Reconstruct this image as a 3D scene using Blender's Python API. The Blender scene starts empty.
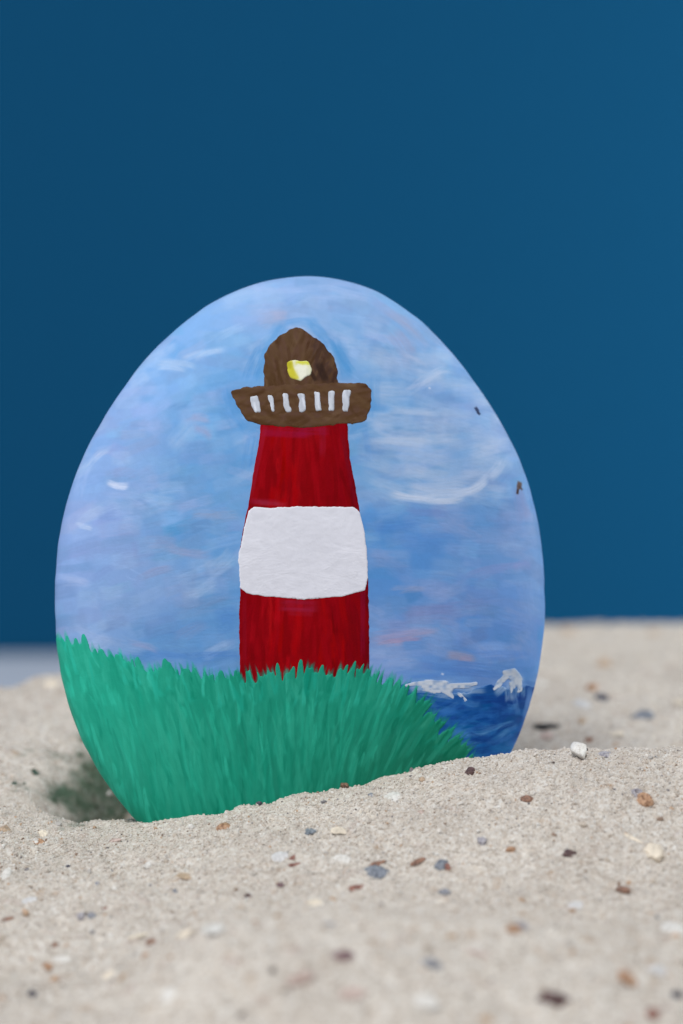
import bpy, math
import numpy as np
from mathutils import Vector, Matrix

# ------------------------------------------------------------------ scene, camera, world, lamps
S = bpy.context.scene
COL = S.collection
W_PX, H_PX = 683, 1024
LENS = 85.0
F_PX = LENS / 36.0 * H_PX
PITCH = math.radians(3.0)
CAM_D = 0.385                      # camera to the middle of the stone
CAM = np.array([0.0, -CAM_D, 0.099])

cam_data = bpy.data.cameras.new('camera')
cam_data.sensor_fit = 'VERTICAL'
cam_data.sensor_height = 36.0
cam_data.sensor_width = 24.0
cam_data.lens = LENS
cam_data.clip_start = 0.01
cam_data.clip_end = 50
cam_data.dof.use_dof = True
cam_data.dof.focus_distance = 0.374
cam_data.dof.aperture_fstop = 11.0
cam = bpy.data.objects.new('camera', cam_data)
COL.objects.link(cam)
cam.location = CAM
cam.rotation_euler = (math.pi / 2 - PITCH, 0, 0)
S.camera = cam

world = bpy.data.worlds.new('World')
S.world = world
world.use_nodes = True
bg = world.node_tree.nodes['Background']
bg.inputs[0].default_value = (0.80, 0.88, 1.0, 1)
bg.inputs[1].default_value = 0.33

S.view_settings.view_transform = 'Standard'
S.view_settings.look = 'None'
S.view_settings.exposure = 0.0
S.view_settings.gamma = 1.0
S.cycles.max_bounces = 8


def area_lamp(name, loc, target, sx, sy, power, color):
    d = bpy.data.lights.new(name, 'AREA')
    d.shape = 'RECTANGLE'
    d.size, d.size_y = sx, sy
    d.energy = power
    d.color = color
    o = bpy.data.objects.new(name, d)
    COL.objects.link(o)
    o.location = loc
    o.rotation_euler = (Vector(target) - Vector(loc)).to_track_quat('-Z', 'Y').to_euler()
    return o


area_lamp('window_light', (-0.22, -0.62, 1.03), (0.0, 0.0, 0.07), 0.6, 0.5, 12.4, (0.985, 0.985, 0.98))
area_lamp('side_window', (-0.75, -0.10, 0.30), (-0.03, 0.0, 0.07), 0.4, 0.4, 1.4, (0.90, 0.95, 1.0))
area_lamp('backdrop_fill', (0.58, 0.20, 0.14), (0.24, 0.50, 0.06), 0.25, 0.25, 4.2, (0.96, 1.0, 0.97))  # unseen fill lamp, added to brighten the right side of the backdrop

RNG = np.random.default_rng(7)


# ------------------------------------------------------------------ small helpers
def ray(px, py):
    a = (px - W_PX / 2) / F_PX
    b = -(py - H_PX / 2) / F_PX
    c, s = math.cos(PITCH), math.sin(PITCH)
    return np.array([a, c + b * s, -s + b * c])


def at(px, py, d):
    r = ray(px, py)
    return CAM + r * (d / r[1])


def lin(c):
    c = np.asarray(c, float) / 255.0
    return np.where(c <= 0.04045, c / 12.92, ((c + 0.055) / 1.055) ** 2.4)


def sstep(a, b, x):
    t = np.clip((x - a) / (b - a), 0, 1)
    return t * t * (3 - 2 * t)


_lat = np.random.default_rng(3).random((256, 256))


def noise(x, y, seed=0):
    x = np.asarray(x, float) + seed * 17.31
    y = np.asarray(y, float) + seed * 9.77
    xi, yi = np.floor(x).astype(int), np.floor(y).astype(int)
    fx, fy = x - xi, y - yi
    fx = fx * fx * (3 - 2 * fx)
    fy = fy * fy * (3 - 2 * fy)
    g = lambda i, j: _lat[i & 255, j & 255]
    return (g(xi, yi) * (1 - fx) + g(xi + 1, yi) * fx) * (1 - fy) + \
           (g(xi, yi + 1) * (1 - fx) + g(xi + 1, yi + 1) * fx) * fy


def fbm(x, y, seed=0, octs=4):
    v, a = 0, 0.5
    for k in range(octs):
        v = v + a * (noise(x * 2 ** k, y * 2 ** k, seed + k * 3) - 0.5)
        a *= 0.5
    return v


def make_mesh(name, verts, faces, mat=None, parent=None, colors=None, smooth=True):
    """faces: (n,3) or (n,4) integer array"""
    me = bpy.data.meshes.new(name)
    verts = np.asarray(verts, np.float32)
    faces = np.asarray(faces, np.int32)
    k = faces.shape[1]
    me.vertices.add(len(verts))
    me.vertices.foreach_set('co', verts.ravel())
    me.loops.add(faces.size)
    me.loops.foreach_set('vertex_index', faces.ravel())
    me.polygons.add(len(faces))
    me.polygons.foreach_set('loop_start', np.arange(0, faces.size, k, dtype=np.int32))
    if colors is not None:
        at_ = me.color_attributes.new('Col', 'FLOAT_COLOR', 'POINT')
        c4 = np.ones((len(verts), 4), np.float32)
        c4[:, :3] = colors
        at_.data.foreach_set('color', c4.ravel())
    me.update(calc_edges=True)
    me.validate()
    me.polygons.foreach_set('use_smooth', np.full(len(me.polygons), smooth))
    if mat:
        me.materials.append(mat)
    o = bpy.data.objects.new(name, me)
    COL.objects.link(o)
    if parent:
        o.parent = parent
    return o


def tag(o, label=None, cat=None, group=None, kind=None):
    if label: o['label'] = label
    if cat: o['category'] = cat
    if group: o['group'] = group
    if kind: o['kind'] = kind
    return o


# ------------------------------------------------------------------ materials
def new_mat(name):
    m = bpy.data.materials.new(name)
    m.use_nodes = True
    nt = m.node_tree
    return m, nt, nt.nodes['Principled BSDF']


def node(nt, kind, **kw):
    n = nt.nodes.new(kind)
    for k, v in kw.items():
        setattr(n, k, v)
    return n


def tex_noise(nt, scale, detail=3, rough=0.5, vec=None):
    n = node(nt, 'ShaderNodeTexNoise')
    n.inputs['Scale'].default_value = scale
    n.inputs['Detail'].default_value = detail
    n.inputs['Roughness'].default_value = rough
    if vec is None:
        vec = node(nt, 'ShaderNodeTexCoord').outputs['Object']
    nt.links.new(vec, n.inputs['Vector'])
    return n


def ramp(nt, fac, stops):
    r = node(nt, 'ShaderNodeValToRGB')
    el = r.color_ramp.elements
    while len(el) < len(stops):
        el.new(0.5)
    for e, (p, c) in zip(el, stops):
        e.position = p
        e.color = (*c, 1) if len(c) == 3 else c
    nt.links.new(fac, r.inputs[0])
    return r


def mixc(nt, fac, a, b, mode='MIX'):
    m = node(nt, 'ShaderNodeMix', data_type='RGBA', blend_type=mode)
    if isinstance(fac, (int, float)):
        m.inputs[0].default_value = fac
    else:
        nt.links.new(fac, m.inputs[0])
    for s, v in ((m.inputs[6], a), (m.inputs[7], b)):
        if isinstance(v, (tuple, list)):
            s.default_value = (*v, 1)
        else:
            nt.links.new(v, s)
    return m.outputs[2]


def bump(nt, height, strength, dist, normal=None):
    b = node(nt, 'ShaderNodeBump')
    b.inputs['Strength'].default_value = strength
    b.inputs['Distance'].default_value = dist
    nt.links.new(height, b.inputs['Height'])
    if normal is not None:
        nt.links.new(normal, b.inputs['Normal'])
    return b.outputs[0]


def paint_material():
    m, nt, p = new_mat('acrylic_paint')
    a = node(nt, 'ShaderNodeAttribute', attribute_name='Col')
    n1 = tex_noise(nt, 900, 4, 0.6)
    g = ramp(nt, n1.outputs[0], [(0.3, (0.965, 0.965, 0.965)), (0.7, (1.02, 1.02, 1.02))])
    c = mixc(nt, 1.0, a.outputs['Color'], g.outputs[0], 'MULTIPLY')
    nt.links.new(c, p.inputs['Base Color'])
    n2 = tex_noise(nt, 350, 3)
    r = ramp(nt, n2.outputs[0], [(0.3, (0.42,) * 3), (0.7, (0.6,) * 3)])
    nt.links.new(r.outputs[0], p.inputs['Roughness'])
    p.inputs['Specular IOR Level'].default_value = 0.045
    n3 = tex_noise(nt, 2600, 3, 0.6)
    nt.links.new(bump(nt, n3.outputs[0], 0.25, 0.00008), p.inputs['Normal'])
    return m


def sand_material():
    m, nt, p = new_mat('shell_sand')
    tc = node(nt, 'ShaderNodeTexCoord').outputs['Object']
    v = node(nt, 'ShaderNodeTexVoronoi')
    v.inputs['Scale'].default_value = 2600
    nt.links.new(tc, v.inputs['Vector'])
    sep = node(nt, 'ShaderNodeSeparateColor')
    nt.links.new(v.outputs['Color'], sep.inputs[0])
    g = ramp(nt, sep.outputs[0], [
        (0.0, lin((150, 138, 128))), (0.05, lin((185, 174, 162))), (0.2, lin((197, 187, 176))),
        (0.5, lin((206, 198, 188))), (0.8, lin((211, 205, 197))), (1.0, lin((214, 211, 206)))])
    n = tex_noise(nt, 60, 4, 0.6, tc)
    t = ramp(nt, n.outputs[0], [(0.3, (0.85, 0.835, 0.82)), (0.5, (0.97, 0.965, 0.955)), (0.72, (1.04, 1.035, 1.025))])
    c = mixc(nt, 1.0, g.outputs[0], t.outputs[0], 'MULTIPLY')
    nb = tex_noise(nt, 420, 3, 0.6, tc)
    tb_ = ramp(nt, nb.outputs[0], [(0.3, (0.82, 0.80, 0.785)), (0.45, (0.98, 0.98, 0.98)), (0.75, (1.05, 1.05, 1.05))])
    c = mixc(nt, 1.0, c, tb_.outputs[0], 'MULTIPLY')
    for sc_, off, col_ in ((300, 3.0, (0.80, 0.70, 0.62)), (260, 7.0, (0.86, 0.80, 0.80)), (340, 12.0, (1.10, 1.09, 1.07)), (500, 20.0, (0.72, 0.68, 0.66))):
        ad = node(nt, 'ShaderNodeVectorMath', operation='ADD')
        ad.inputs[1].default_value = (off, off * .7, 0)
        nt.links.new(tc, ad.inputs[0])
        nn = tex_noise(nt, sc_, 2, 0.5, ad.outputs[0])
        rr_ = ramp(nt, nn.outputs[0], [(0.62, (1, 1, 1)), (0.74, col_)])
        c = mixc(nt, 1.0, c, rr_.outputs[0], 'MULTIPLY')
    a = node(nt, 'ShaderNodeAttribute', attribute_name='Col')
    c = mixc(nt, 1.0, c, a.outputs['Color'], 'MULTIPLY')
    nt.links.new(c, p.inputs['Base Color'])
    p.inputs['Roughness'].default_value = 0.85
    p.inputs['Specular IOR Level'].default_value = 0.2
    n4 = tex_noise(nt, 1500, 4, 0.7, tc)
    nt.links.new(bump(nt, n4.outputs[0], 0.6, 0.0003, bump(nt, v.outputs['Distance'], -0.5, 0.0002)), p.inputs['Normal'])
    return m


def grain_material():
    m, nt, p = new_mat('sand_grain')
    a = node(nt, 'ShaderNodeAttribute', attribute_name='Col')
    nt.links.new(a.outputs['Color'], p.inputs['Base Color'])
    p.inputs['Roughness'].default_value = 0.6
    p.inputs['Specular IOR Level'].default_value = 0.3
    return m


def bit_material(name, rgb, rough=0.55, var=0.25, dark=None):
    m, nt, p = new_mat(name)
    c = lin(rgb)
    d = lin(dark) if dark is not None else c * (1 - var * 1.6)
    n = tex_noise(nt, 1700, 4, 0.7)
    r = ramp(nt, n.outputs[0], [(0.38, d), (0.5, c), (0.66, np.minimum(c * (1 + var), 0.9))])
    nt.links.new(r.outputs[0], p.inputs['Base Color'])
    p.inputs['Roughness'].default_value = rough
    p.inputs['Specular IOR Level'].default_value = 0.3
    n2 = tex_noise(nt, 2500, 3)
    nt.links.new(bump(nt, n2.outputs[0], 0.4, 0.0001), p.inputs['Normal'])
    return m


PAINT = paint_material()
SAND = sand_material()
GRAIN = grain_material()

# ------------------------------------------------------------------ backdrop and table
WALL_Y = 0.503
m, nt, p = new_mat('blue_backdrop_paper')
n = tex_noise(nt, 500, 4, 0.7)
r = ramp(nt, n.outputs[0], [(0.3, lin((11, 65, 98)) * 0.95), (0.7, lin((11, 65, 98)) * 1.01)])
nt.links.new(r.outputs[0], p.inputs['Base Color'])
p.inputs['Roughness'].default_value = 0.9
p.inputs['Specular IOR Level'].default_value = 0.04
nt.links.new(bump(nt, n.outputs[0], 0.2, 0.0003), p.inputs['Normal'])
BLUE = m
m, nt, p = new_mat('white_table')
n = tex_noise(nt, 30, 4)
r = ramp(nt, n.outputs[0], [(0.3, (0.50, 0.54, 0.63)), (0.7, (0.56, 0.60, 0.68))])
nt.links.new(r.outputs[0], p.inputs['Base Color'])
p.inputs['Roughness'].default_value = 0.5
TABLE = m


def box(name, lo, hi, mat):
    x0, y0, z0 = lo
    x1, y1, z1 = hi
    v = [(x0, y0, z0), (x1, y0, z0), (x1, y1, z0), (x0, y1, z0), (x0, y0, z1), (x1, y0, z1), (x1, y1, z1), (x0, y1, z1)]
    f = [(3, 2, 1, 0), (4, 5, 6, 7), (0, 1, 5, 4), (1, 2, 6, 5), (2, 3, 7, 6), (3, 0, 4, 7)]
    return make_mesh(name, v, f, mat, smooth=False)


tag(box('backdrop', (-0.9, WALL_Y, -0.03), (0.9, WALL_Y + 0.01, 0.9), BLUE), kind='structure')
tag(box('tabletop', (-0.9, -0.9, -0.025), (0.9, WALL_Y - 0.002, 0.0), TABLE), kind='structure')

# ------------------------------------------------------------------ sand: surface through measured points
CTRL = [  # px, py, distance
    # near slope below the frame
    (-60, 1130, .262), (150, 1130, .262), (341, 1130, .262), (520, 1130, .262), (740, 1130, .262),
    # bottom of the frame
    (-40, 1015, .305), (130, 1010, .300), (250, 1000, .293), (341, 1000, .290), (480, 1010, .290), (600, 1015, .290), (720, 1020, .292),
    # low swell in the foreground
    (-40, 955, .325), (100, 965, .322), (200, 934, .308), (330, 921, .306), (450, 918, .310), (580, 920, .316), (720, 925, .320),
    (60, 930, .334), (200, 915, .332), (330, 902, .333), (450, 895, .336), (580, 890, .338), (720, 890, .338),
    # mid slope
    (-40, 860, .360), (60, 862, .358), (130, 860, .357), (220, 848, .356), (330, 836, .356), (450, 820, .356), (580, 808, .356), (720, 805, .356),
    # crest in front of the stone
    (-40, 806, .384), (20, 812, .3795), (80, 822, .3755), (130, 825, .3745), (180, 815, .3735), (250, 803, .3725), (300, 792, .372), (360, 783, .372),
    (400, 775, .372), (440, 763, .3725), (470, 757, .373), (500, 750, .374), (540, 746, .3745), (600, 747, .3745), (683, 748, .3745), (760, 753, .3745),
    # just behind the crest
    (520, 785, .391), (580, 788, .392), (640, 786, .392), (740, 782, .392),
    (520, 768, .412), (580, 765, .414), (640, 762, .414), (740, 758, .414),
    (300, 800, .392), (400, 790, .392), (200, 815, .392),
    (300, 765, .43), (420, 745, .43), (180, 760, .43),
    # rising sand behind on the right
    (545, 700, .455), (620, 700, .455), (720, 700, .455), (545, 655, .52), (620, 656, .52), (720, 656, .52),
    (500, 625, .58), (600, 624, .58), (720, 624, .58),
    # left of the stone, up to its far edge
    (-40, 760, .405), (30, 752, .410), (-40, 720, .432), (30, 712, .434), (-60, 708, .452), (0, 698, .452), (60, 680, .458), (130, 668, .47), (250, 650, .50), (380, 632, .54),
]
CP = np.array([at(*c) for c in CTRL])


def tps_fit(P, z, lam=2e-6):
    q = P / 0.05
    n = len(q)
    r2 = ((q[:, None] - q[None]) ** 2).sum(-1)
    K = np.where(r2 > 0, 0.5 * r2 * np.log(r2 + 1e-20), 0) + lam * 50 * np.eye(n)
    A = np.zeros((n + 3, n + 3))
    A[:n, :n] = K
    A[:n, n] = 1
    A[:n, n + 1:] = q
    A[n:, :n] = A[:n, n:].T
    w = np.linalg.solve(A, np.concatenate([z, [0, 0, 0]]))
    return q, w


TQ, TW = tps_fit(CP[:, :2], CP[:, 2])
PIT = at(101, 790, .4005)
DIP = at(538, 738, .420)


def sand_h(x, y):
    x = np.asarray(x, float)
    y = np.asarray(y, float)
    xc = np.clip(x, -0.085, 0.095)
    qx, qy = xc / 0.05, np.clip(y, -.13, .2) / 0.05
    h = TW[-3] + TW[-2] * qx + TW[-1] * qy
    for (a, b), w in zip(TQ, TW[:-3]):
        r2 = (qx - a) ** 2 + (qy - b) ** 2
        h = h + w * 0.5 * r2 * np.log(r2 + 1e-20)
    h = np.clip(h, 0.005, 0.055)
    # hollow scooped beside the stone
    dx, dy = (x - PIT[0]) / 0.0080, (y - PIT[1]) / 0.0140
    h = h - 0.0075 * np.exp(-((x - DIP[0]) ** 2 + (y - DIP[1]) ** 2) / .0075 ** 2)
    h = h - 0.0006 - 0.0175 * np.exp(-(dx * dx + dy * dy) ** 1.5)
    # heap runs out to the table all round
    yb = np.interp(x, [-.12, -.065, -.03, .01, .03, .12], [.066, .076, .105, .165, .2, .2])
    wob = 0.006 * fbm(x * 40, y * 40, 5)
    e = sstep(.05, 0.0, y + wob - yb) * sstep(.06, 0.0, np.abs(x + wob) - 0.10) * sstep(.07, 0.0, -y + wob - .135)
    h = (h + 0.002) * e - 0.002
    # lumps
    h = h + e * (0.0018 * fbm(x * 70, y * 70, 11, 3) + 0.0017 * fbm(x * 230, y * 230, 21, 3) + 0.0010 * fbm(x * 620, y * 620, 25, 2))
    return h


def axis(segs):
    out = []
    for a, b, st in segs:
        n_ = max(1, int(round((b - a) / st)))
        out.append(np.linspace(a, b, n_, endpoint=False))
    return np.concatenate(out + [[segs[-1][1]]])


gx = axis([(-.19, -.085, .003), (-.085, .09, .00033), (.09, .19, .003)])
gy = axis([(-.22, -.13, .003), (-.13, -.06, .0005), (-.06, .012, .00028), (.012, .2, .0006), (.2, .27, .003)])
GX, GY = np.meshgrid(gx, gy)
H0 = sand_h(GX, GY)
fine = 0.00022 * fbm(GX * 1100, GY * 1100, 31, 2) + 0.00028 * fbm(GX * 2600, GY * 2600, 41, 2)
GZ = H0 + fine
nxg, nyg = len(gx), len(gy)
idx = np.arange(nxg * nyg).reshape(nyg, nxg)
quads = np.stack([idx[:-1, :-1], idx[:-1, 1:], idx[1:, 1:], idx[1:, :-1]], -1).reshape(-1, 4)


def hollow_shade(x, y):
    """mask of the dark green shade painted into the sand of the hollow"""
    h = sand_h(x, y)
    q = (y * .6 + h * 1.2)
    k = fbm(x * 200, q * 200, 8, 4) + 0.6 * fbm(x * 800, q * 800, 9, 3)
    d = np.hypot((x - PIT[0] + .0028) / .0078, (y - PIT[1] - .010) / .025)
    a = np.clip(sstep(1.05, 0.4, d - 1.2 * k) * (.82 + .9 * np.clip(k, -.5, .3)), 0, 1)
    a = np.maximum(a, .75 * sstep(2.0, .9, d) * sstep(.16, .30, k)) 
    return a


SHADE = hollow_shade(GX, GY)[..., None]
GREEN_SHADE = np.array([0.05, 0.155, 0.09])  # green-tinted shade of the hollow, put into the sand colour
sand_col = (1 - SHADE * 0.92) + SHADE * 0.92 * GREEN_SHADE
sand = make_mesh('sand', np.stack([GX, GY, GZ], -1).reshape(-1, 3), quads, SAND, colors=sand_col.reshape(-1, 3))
tag(sand, kind='structure')


def sand_normal(x, y, e=4e-4):
    hx = (sand_h(x + e, y) - sand_h(x - e, y)) / (2 * e)
    hy = (sand_h(x, y + e) - sand_h(x, y - e)) / (2 * e)
    n_ = np.stack([-hx, -hy, np.ones_like(hx)], -1)
    return n_ / np.linalg.norm(n_, axis=-1, keepdims=True)


# ------------------------------------------------------------------ loose grains on the sand
def ico():
    t = (1 + 5 ** .5) / 2
    v = np.array([(-1, t, 0), (1, t, 0), (-1, -t, 0), (1, -t, 0), (0, -1, t), (0, 1, t), (0, -1, -t), (0, 1, -t),
                  (t, 0, -1), (t, 0, 1), (-t, 0, -1), (-t, 0, 1)], float)
    v /= np.linalg.norm(v[0])
    f = np.array([(0, 11, 5), (0, 5, 1), (0, 1, 7), (0, 7, 10), (0, 10, 11), (1, 5, 9), (5, 11, 4), (11, 10, 2), (10, 7, 6), (7, 1, 8),
                  (3, 9, 4), (3, 4, 2), (3, 2, 6), (3, 6, 8), (3, 8, 9), (4, 9, 5), (2, 4, 11), (6, 2, 10), (8, 6, 7), (9, 8, 1)])
    return v, f


def octa():
    v = np.array([(1, 0, 0), (-1, 0, 0), (0, 1, 0), (0, -1, 0), (0, 0, 1), (0, 0, -1)], float)
    f = np.array([(0, 2, 4), (2, 1, 4), (1, 3, 4), (3, 0, 4), (2, 0, 5), (1, 2, 5), (3, 1, 5), (0, 3, 5)])
    return v, f


PAL = lin([(207, 198, 188), (214, 207, 199), (201, 191, 180), (222, 218, 212), (191, 178, 164), (190, 184, 178), (186, 156, 130), (146, 124, 108), (130, 126, 128), (96, 84, 80)])
PALW = np.array([.32, .24, .21, .06, .07, .06, .012, .010, .008, .003])
PALW /= PALW.sum()


def grains(n, x0, x1, y0, y1, smin, smax, base, rng):
    bv, bf = base
    x = rng.uniform(x0, x1, n)
    y = rng.uniform(y0, y1, n)
    s = rng.uniform(smin, smax, n) * np.where(rng.random(n) < .05, 1.45, 1.0) * .5
    z = sand_h(x, y) + s * rng.uniform(-.5, .4, n)
    k = len(bv)
    v = bv[None] * rng.uniform(.72, 1.28, (n, k, 1)) * rng.uniform(.65, 1.25, (n, 1, 3))
    q = rng.normal(size=(n, 4))
    q /= np.linalg.norm(q, axis=1, keepdims=True)
    a, b, c, d = q.T
    R = np.stack([1 - 2 * (c * c + d * d), 2 * (b * c - a * d), 2 * (b * d + a * c), 2 * (b * c + a * d), 1 - 2 * (b * b + d * d), 2 * (c * d - a * b),
                  2 * (b * d - a * c), 2 * (c * d + a * b), 1 - 2 * (b * b + c * c)], -1).reshape(n, 3, 3)
    v = np.einsum('nij,nkj->nki', R, v) * s[:, None, None] + np.stack([x, y, z], -1)[:, None]
    ci = rng.choice(len(PAL), n, p=PALW)
    if smin > .00055:                                     # coarse crumbs: more coloured shell
        ci = rng.choice(len(PAL), n, p=[.2, .22, .12, .12, .12, .06, .08, .045, .025, .01])
    col = PAL[ci] * rng.uniform(.88, 1.03, (n, 1))
    st = (hollow_shade(x, y) * .92)[:, None]  # grains carry the same painted shade
    col = col * (1 - st) + col * GREEN_SHADE * st
    f = bf[None] + (np.arange(n) * k)[:, None, None]
    return v.reshape(-1, 3), f.reshape(-1, 3), np.repeat(col, k, 0)


gr = np.random.default_rng(12)
parts = [grains(120000, -.072, .072, -.052, .010, .00013, .00032, ico(), gr),
         grains(1800, -.07, .075, -.12, .02, .0004, .0008, ico(), gr),
         grains(700, -.07, .075, -.12, .02, .0006, .00125, ico(), gr),
         grains(9000, -.07, .072, -.030, .002, .0003, .0005, ico(), gr),
         grains(26000, -.066, .066, -.110, -.052, .0002, .0005, octa(), gr),
         grains(14000, .015, .088, .010, .110, .0003, .0006, octa(), gr),
         grains(6000, .015, .09, .110, .20, .0004, .0008, octa(), gr),
         grains(12000, -.080, -.025, .010, .080, .0003, .0005, octa(), gr)]
vs, fs, cs, o_ = [], [], [], 0
for v, f, c in parts:
    vs.append(v); fs.append(f + o_); cs.append(c); o_ += len(v)
tag(make_mesh('sand_grains', np.concatenate(vs), np.concatenate(fs), GRAIN, colors=np.concatenate(cs), smooth=False),
    'loose pale grains covering the heap of shell sand', 'sand', kind='stuff')

# ------------------------------------------------------------------ the painted stone
# frame of the stone: leaning back a little, right side turned away
LEAN, YAW = math.radians(6.0), math.radians(6.0)
T_FRONT, T_BACK = 0.0105, 0.0125
Rz = Matrix.Rotation(YAW, 3, 'Z')
Rx = Matrix.Rotation(-LEAN, 3, 'X')
RS = np.array(Rz @ Rx)
EU, EW, EV = RS[:, 0], -RS[:, 1], RS[:, 2]      # right, front, up
SC = at(300, 585, CAM_D)                        # middle of the stone


def px_to_plane(px, py, w):
    o = SC + EW * w
    r = ray(px, py)
    t = np.dot(o - CAM, EW) / np.dot(r, EW)
    q = CAM + r * t - o
    return np.dot(q, EU), np.dot(q, EV)


OUTLINE = [(300, 277), (253, 283.6), (222.7, 298), (192, 317), (154, 349.5), (116, 399), (82, 460), (63, 520), (55, 573), (55.5, 618), (59, 650), (66, 697),
           (84, 743), (107, 782), (137, 821), (165, 848), (200, 872), (250, 891), (310, 897), (370, 887), (430, 856), (478, 806),
           (512, 750), (525, 718), (537, 673), (543, 635), (544, 589), (541.5, 551), (535, 512), (529, 488), (513, 448), (494, 411), (468, 374), (437, 338),
           (405, 309), (374, 290.5), (340, 280.5)]
uv = np.array([px_to_plane(x, y, 0) for x, y in OUTLINE])
th = np.arctan2(uv[:, 1], uv[:, 0])
rr = np.hypot(uv[:, 0], uv[:, 1])
NF = 9
B = [np.ones_like(th)]
for k in range(1, NF):
    B += [np.cos(k * th), np.sin(k * th)]
coef = np.linalg.lstsq(np.stack(B, 1), rr, rcond=None)[0]


def R_out(t):
    v_ = np.full_like(t, coef[0])
    for k in range(1, NF):
        v_ = v_ + coef[2 * k - 1] * np.cos(k * t) + coef[2 * k] * np.sin(k * t)
    return v_ * (1 + .0016 * (noise(np.cos(t) * 7 + 20, np.sin(t) * 7 + 20, 4) - .5) + .0026 * (noise(np.cos(t) * 19 + 40, np.sin(t) * 19 + 40, 6) - .5))


# plane -> picture-of-the-painting coordinates (homography fitted on the front of the stone)
src, dst = [], []
for x in np.linspace(60, 540, 6):
    for y in np.linspace(290, 860, 6):
        src.append(px_to_plane(x, y, T_FRONT * .85)); dst.append((x, y))
src, dst = np.array(src), np.array(dst)
rows, rhs = [], []
for (u, v), (x, y) in zip(src * 20, dst):
    rows += [[u, v, 1, 0, 0, 0, -u * x, -v * x], [0, 0, 0, u, v, 1, -u * y, -v * y]]
    rhs += [x, y]
HM = np.append(np.linalg.lstsq(np.array(rows), np.array(rhs), rcond=None)[0], 1).reshape(3, 3)


def paint_xy(u, v):
    u, v = u * 20, v * 20
    d = HM[2, 0] * u + HM[2, 1] * v + 1
    return (HM[0, 0] * u + HM[0, 1] * v + HM[0, 2]) / d, (HM[1, 0] * u + HM[1, 1] * v + HM[1, 2]) / d


# ---- painting: layers of brush strokes on a canvas, later carried by the vertices
CX0, CY0, CWd, CHt, CS = 40, 260, 530, 660, 2
ny_, nx_ = CHt * CS, CWd * CS
PX, PY = np.meshgrid(CX0 + (np.arange(nx_) + .5) / CS, CY0 + (np.arange(ny_) + .5) / CS)
prng = np.random.default_rng(21)


class Layer:
    def __init__(s, base, field=None):
        s.rgb = np.empty((ny_, nx_, 3))
        s.rgb[:] = np.asarray(base, float) if field is None else field
        s.a = np.zeros((ny_, nx_))
        s.h = np.zeros((ny_, nx_))

    def stroke(s, x, y, ang, length, width, col, alpha=.6, curv=0., dry=.5, thick=.5, cover=False, pointed=False):
        """one brush stroke; ang in degrees, y down"""
        m_ = length / 2 + width + abs(curv)
        i0, i1 = int((x - m_ - CX0) * CS), int((x + m_ - CX0) * CS) + 1
        j0, j1 = int((y - m_ - CY0) * CS), int((y + m_ - CY0) * CS) + 1
        i0, j0, i1, j1 = max(i0, 0), max(j0, 0), min(i1, nx_), min(j1, ny_)
        if i0 >= i1 or j0 >= j1: return
        X, Y = PX[j0:j1, i0:i1] - x, PY[j0:j1, i0:i1] - y
        c, sn = math.cos(math.radians(ang)), math.sin(math.radians(ang))
        sl = (X * c + Y * sn) / (length / 2)
        wl = width / 2
        if pointed:
            wl = wl * np.clip(1.02 - .9 * np.clip(sl, 0, 1) ** 1.6, .05, 1)
        t = (-X * sn + Y * c - curv * (sl * sl - .33)) / wl
        nb = prng.random(24)
        br = np.interp(np.clip(t, -1, 1), np.linspace(-1, 1, 24), nb)
        br = .5 * br + .5 * noise(sl * 2.5 + prng.random() * 60, t * 4 + prng.random() * 60)
        a_ = sstep(1.0, .62, np.abs(t)) * sstep(1.0, .55, np.abs(sl))
        cov = a_.copy()
        a_ = a_ * np.clip(1 - dry + dry * 2.2 * (br - .15), 0, 1) * alpha
        s.rgb[j0:j1, i0:i1] += a_[..., None] * (np.asarray(col, float) - s.rgb[j0:j1, i0:i1])
        s.h[j0:j1, i0:i1] += cov * (br - .45) * thick
        if cover:
            s.a[j0:j1, i0:i1] = np.maximum(s.a[j0:j1, i0:i1], cov)


def poly_mask(pts, wob=0.8, seed=0, soft=1.2):
    """soft inside mask (0..1, 0.5 on the outline) of a polygon with a hand-painted wobble"""
    P = np.asarray(pts, float)
    X = PX + wob * 2 * fbm(PX / 5, PY / 5, seed, 3)
    Y = PY + wob * 2 * fbm(PX / 5, PY / 5, seed + 5, 3)
    x0, x1 = int((P[:, 0].min() - 6 - CX0) * CS), int((P[:, 0].max() + 6 - CX0) * CS)
    y0, y1 = int((P[:, 1].min() - 6 - CY0) * CS), int((P[:, 1].max() + 6 - CY0) * CS)
    x0, y0 = max(x0, 0), max(y0, 0)
    sx, sy = X[y0:y1, x0:x1], Y[y0:y1, x0:x1]
    ins = np.zeros(sx.shape, bool)
    dist = np.full(sx.shape, 1e9)
    for (ax, ay), (bx, by) in zip(P, np.roll(P, -1, 0)):
        cr = (ay > sy) != (by > sy)
        xi = ax + (sy - ay) * (bx - ax) / ((by - ay) if abs(by - ay) > 1e-9 else 1e-9)
        ins ^= cr & (sx < xi)
        ex, ey = bx - ax, by - ay
        t = np.clip(((sx - ax) * ex + (sy - ay) * ey) / (ex * ex + ey * ey + 1e-12), 0, 1)
        dist = np.minimum(dist, np.hypot(sx - ax - t * ex, sy - ay - t * ey))
    sd = np.where(ins, dist, -dist)
    out = np.zeros((ny_, nx_))
    out[y0:y1, x0:x1] = np.clip(.5 + sd / (2 * soft), 0, 1)
    return out


U = prng.uniform
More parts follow.
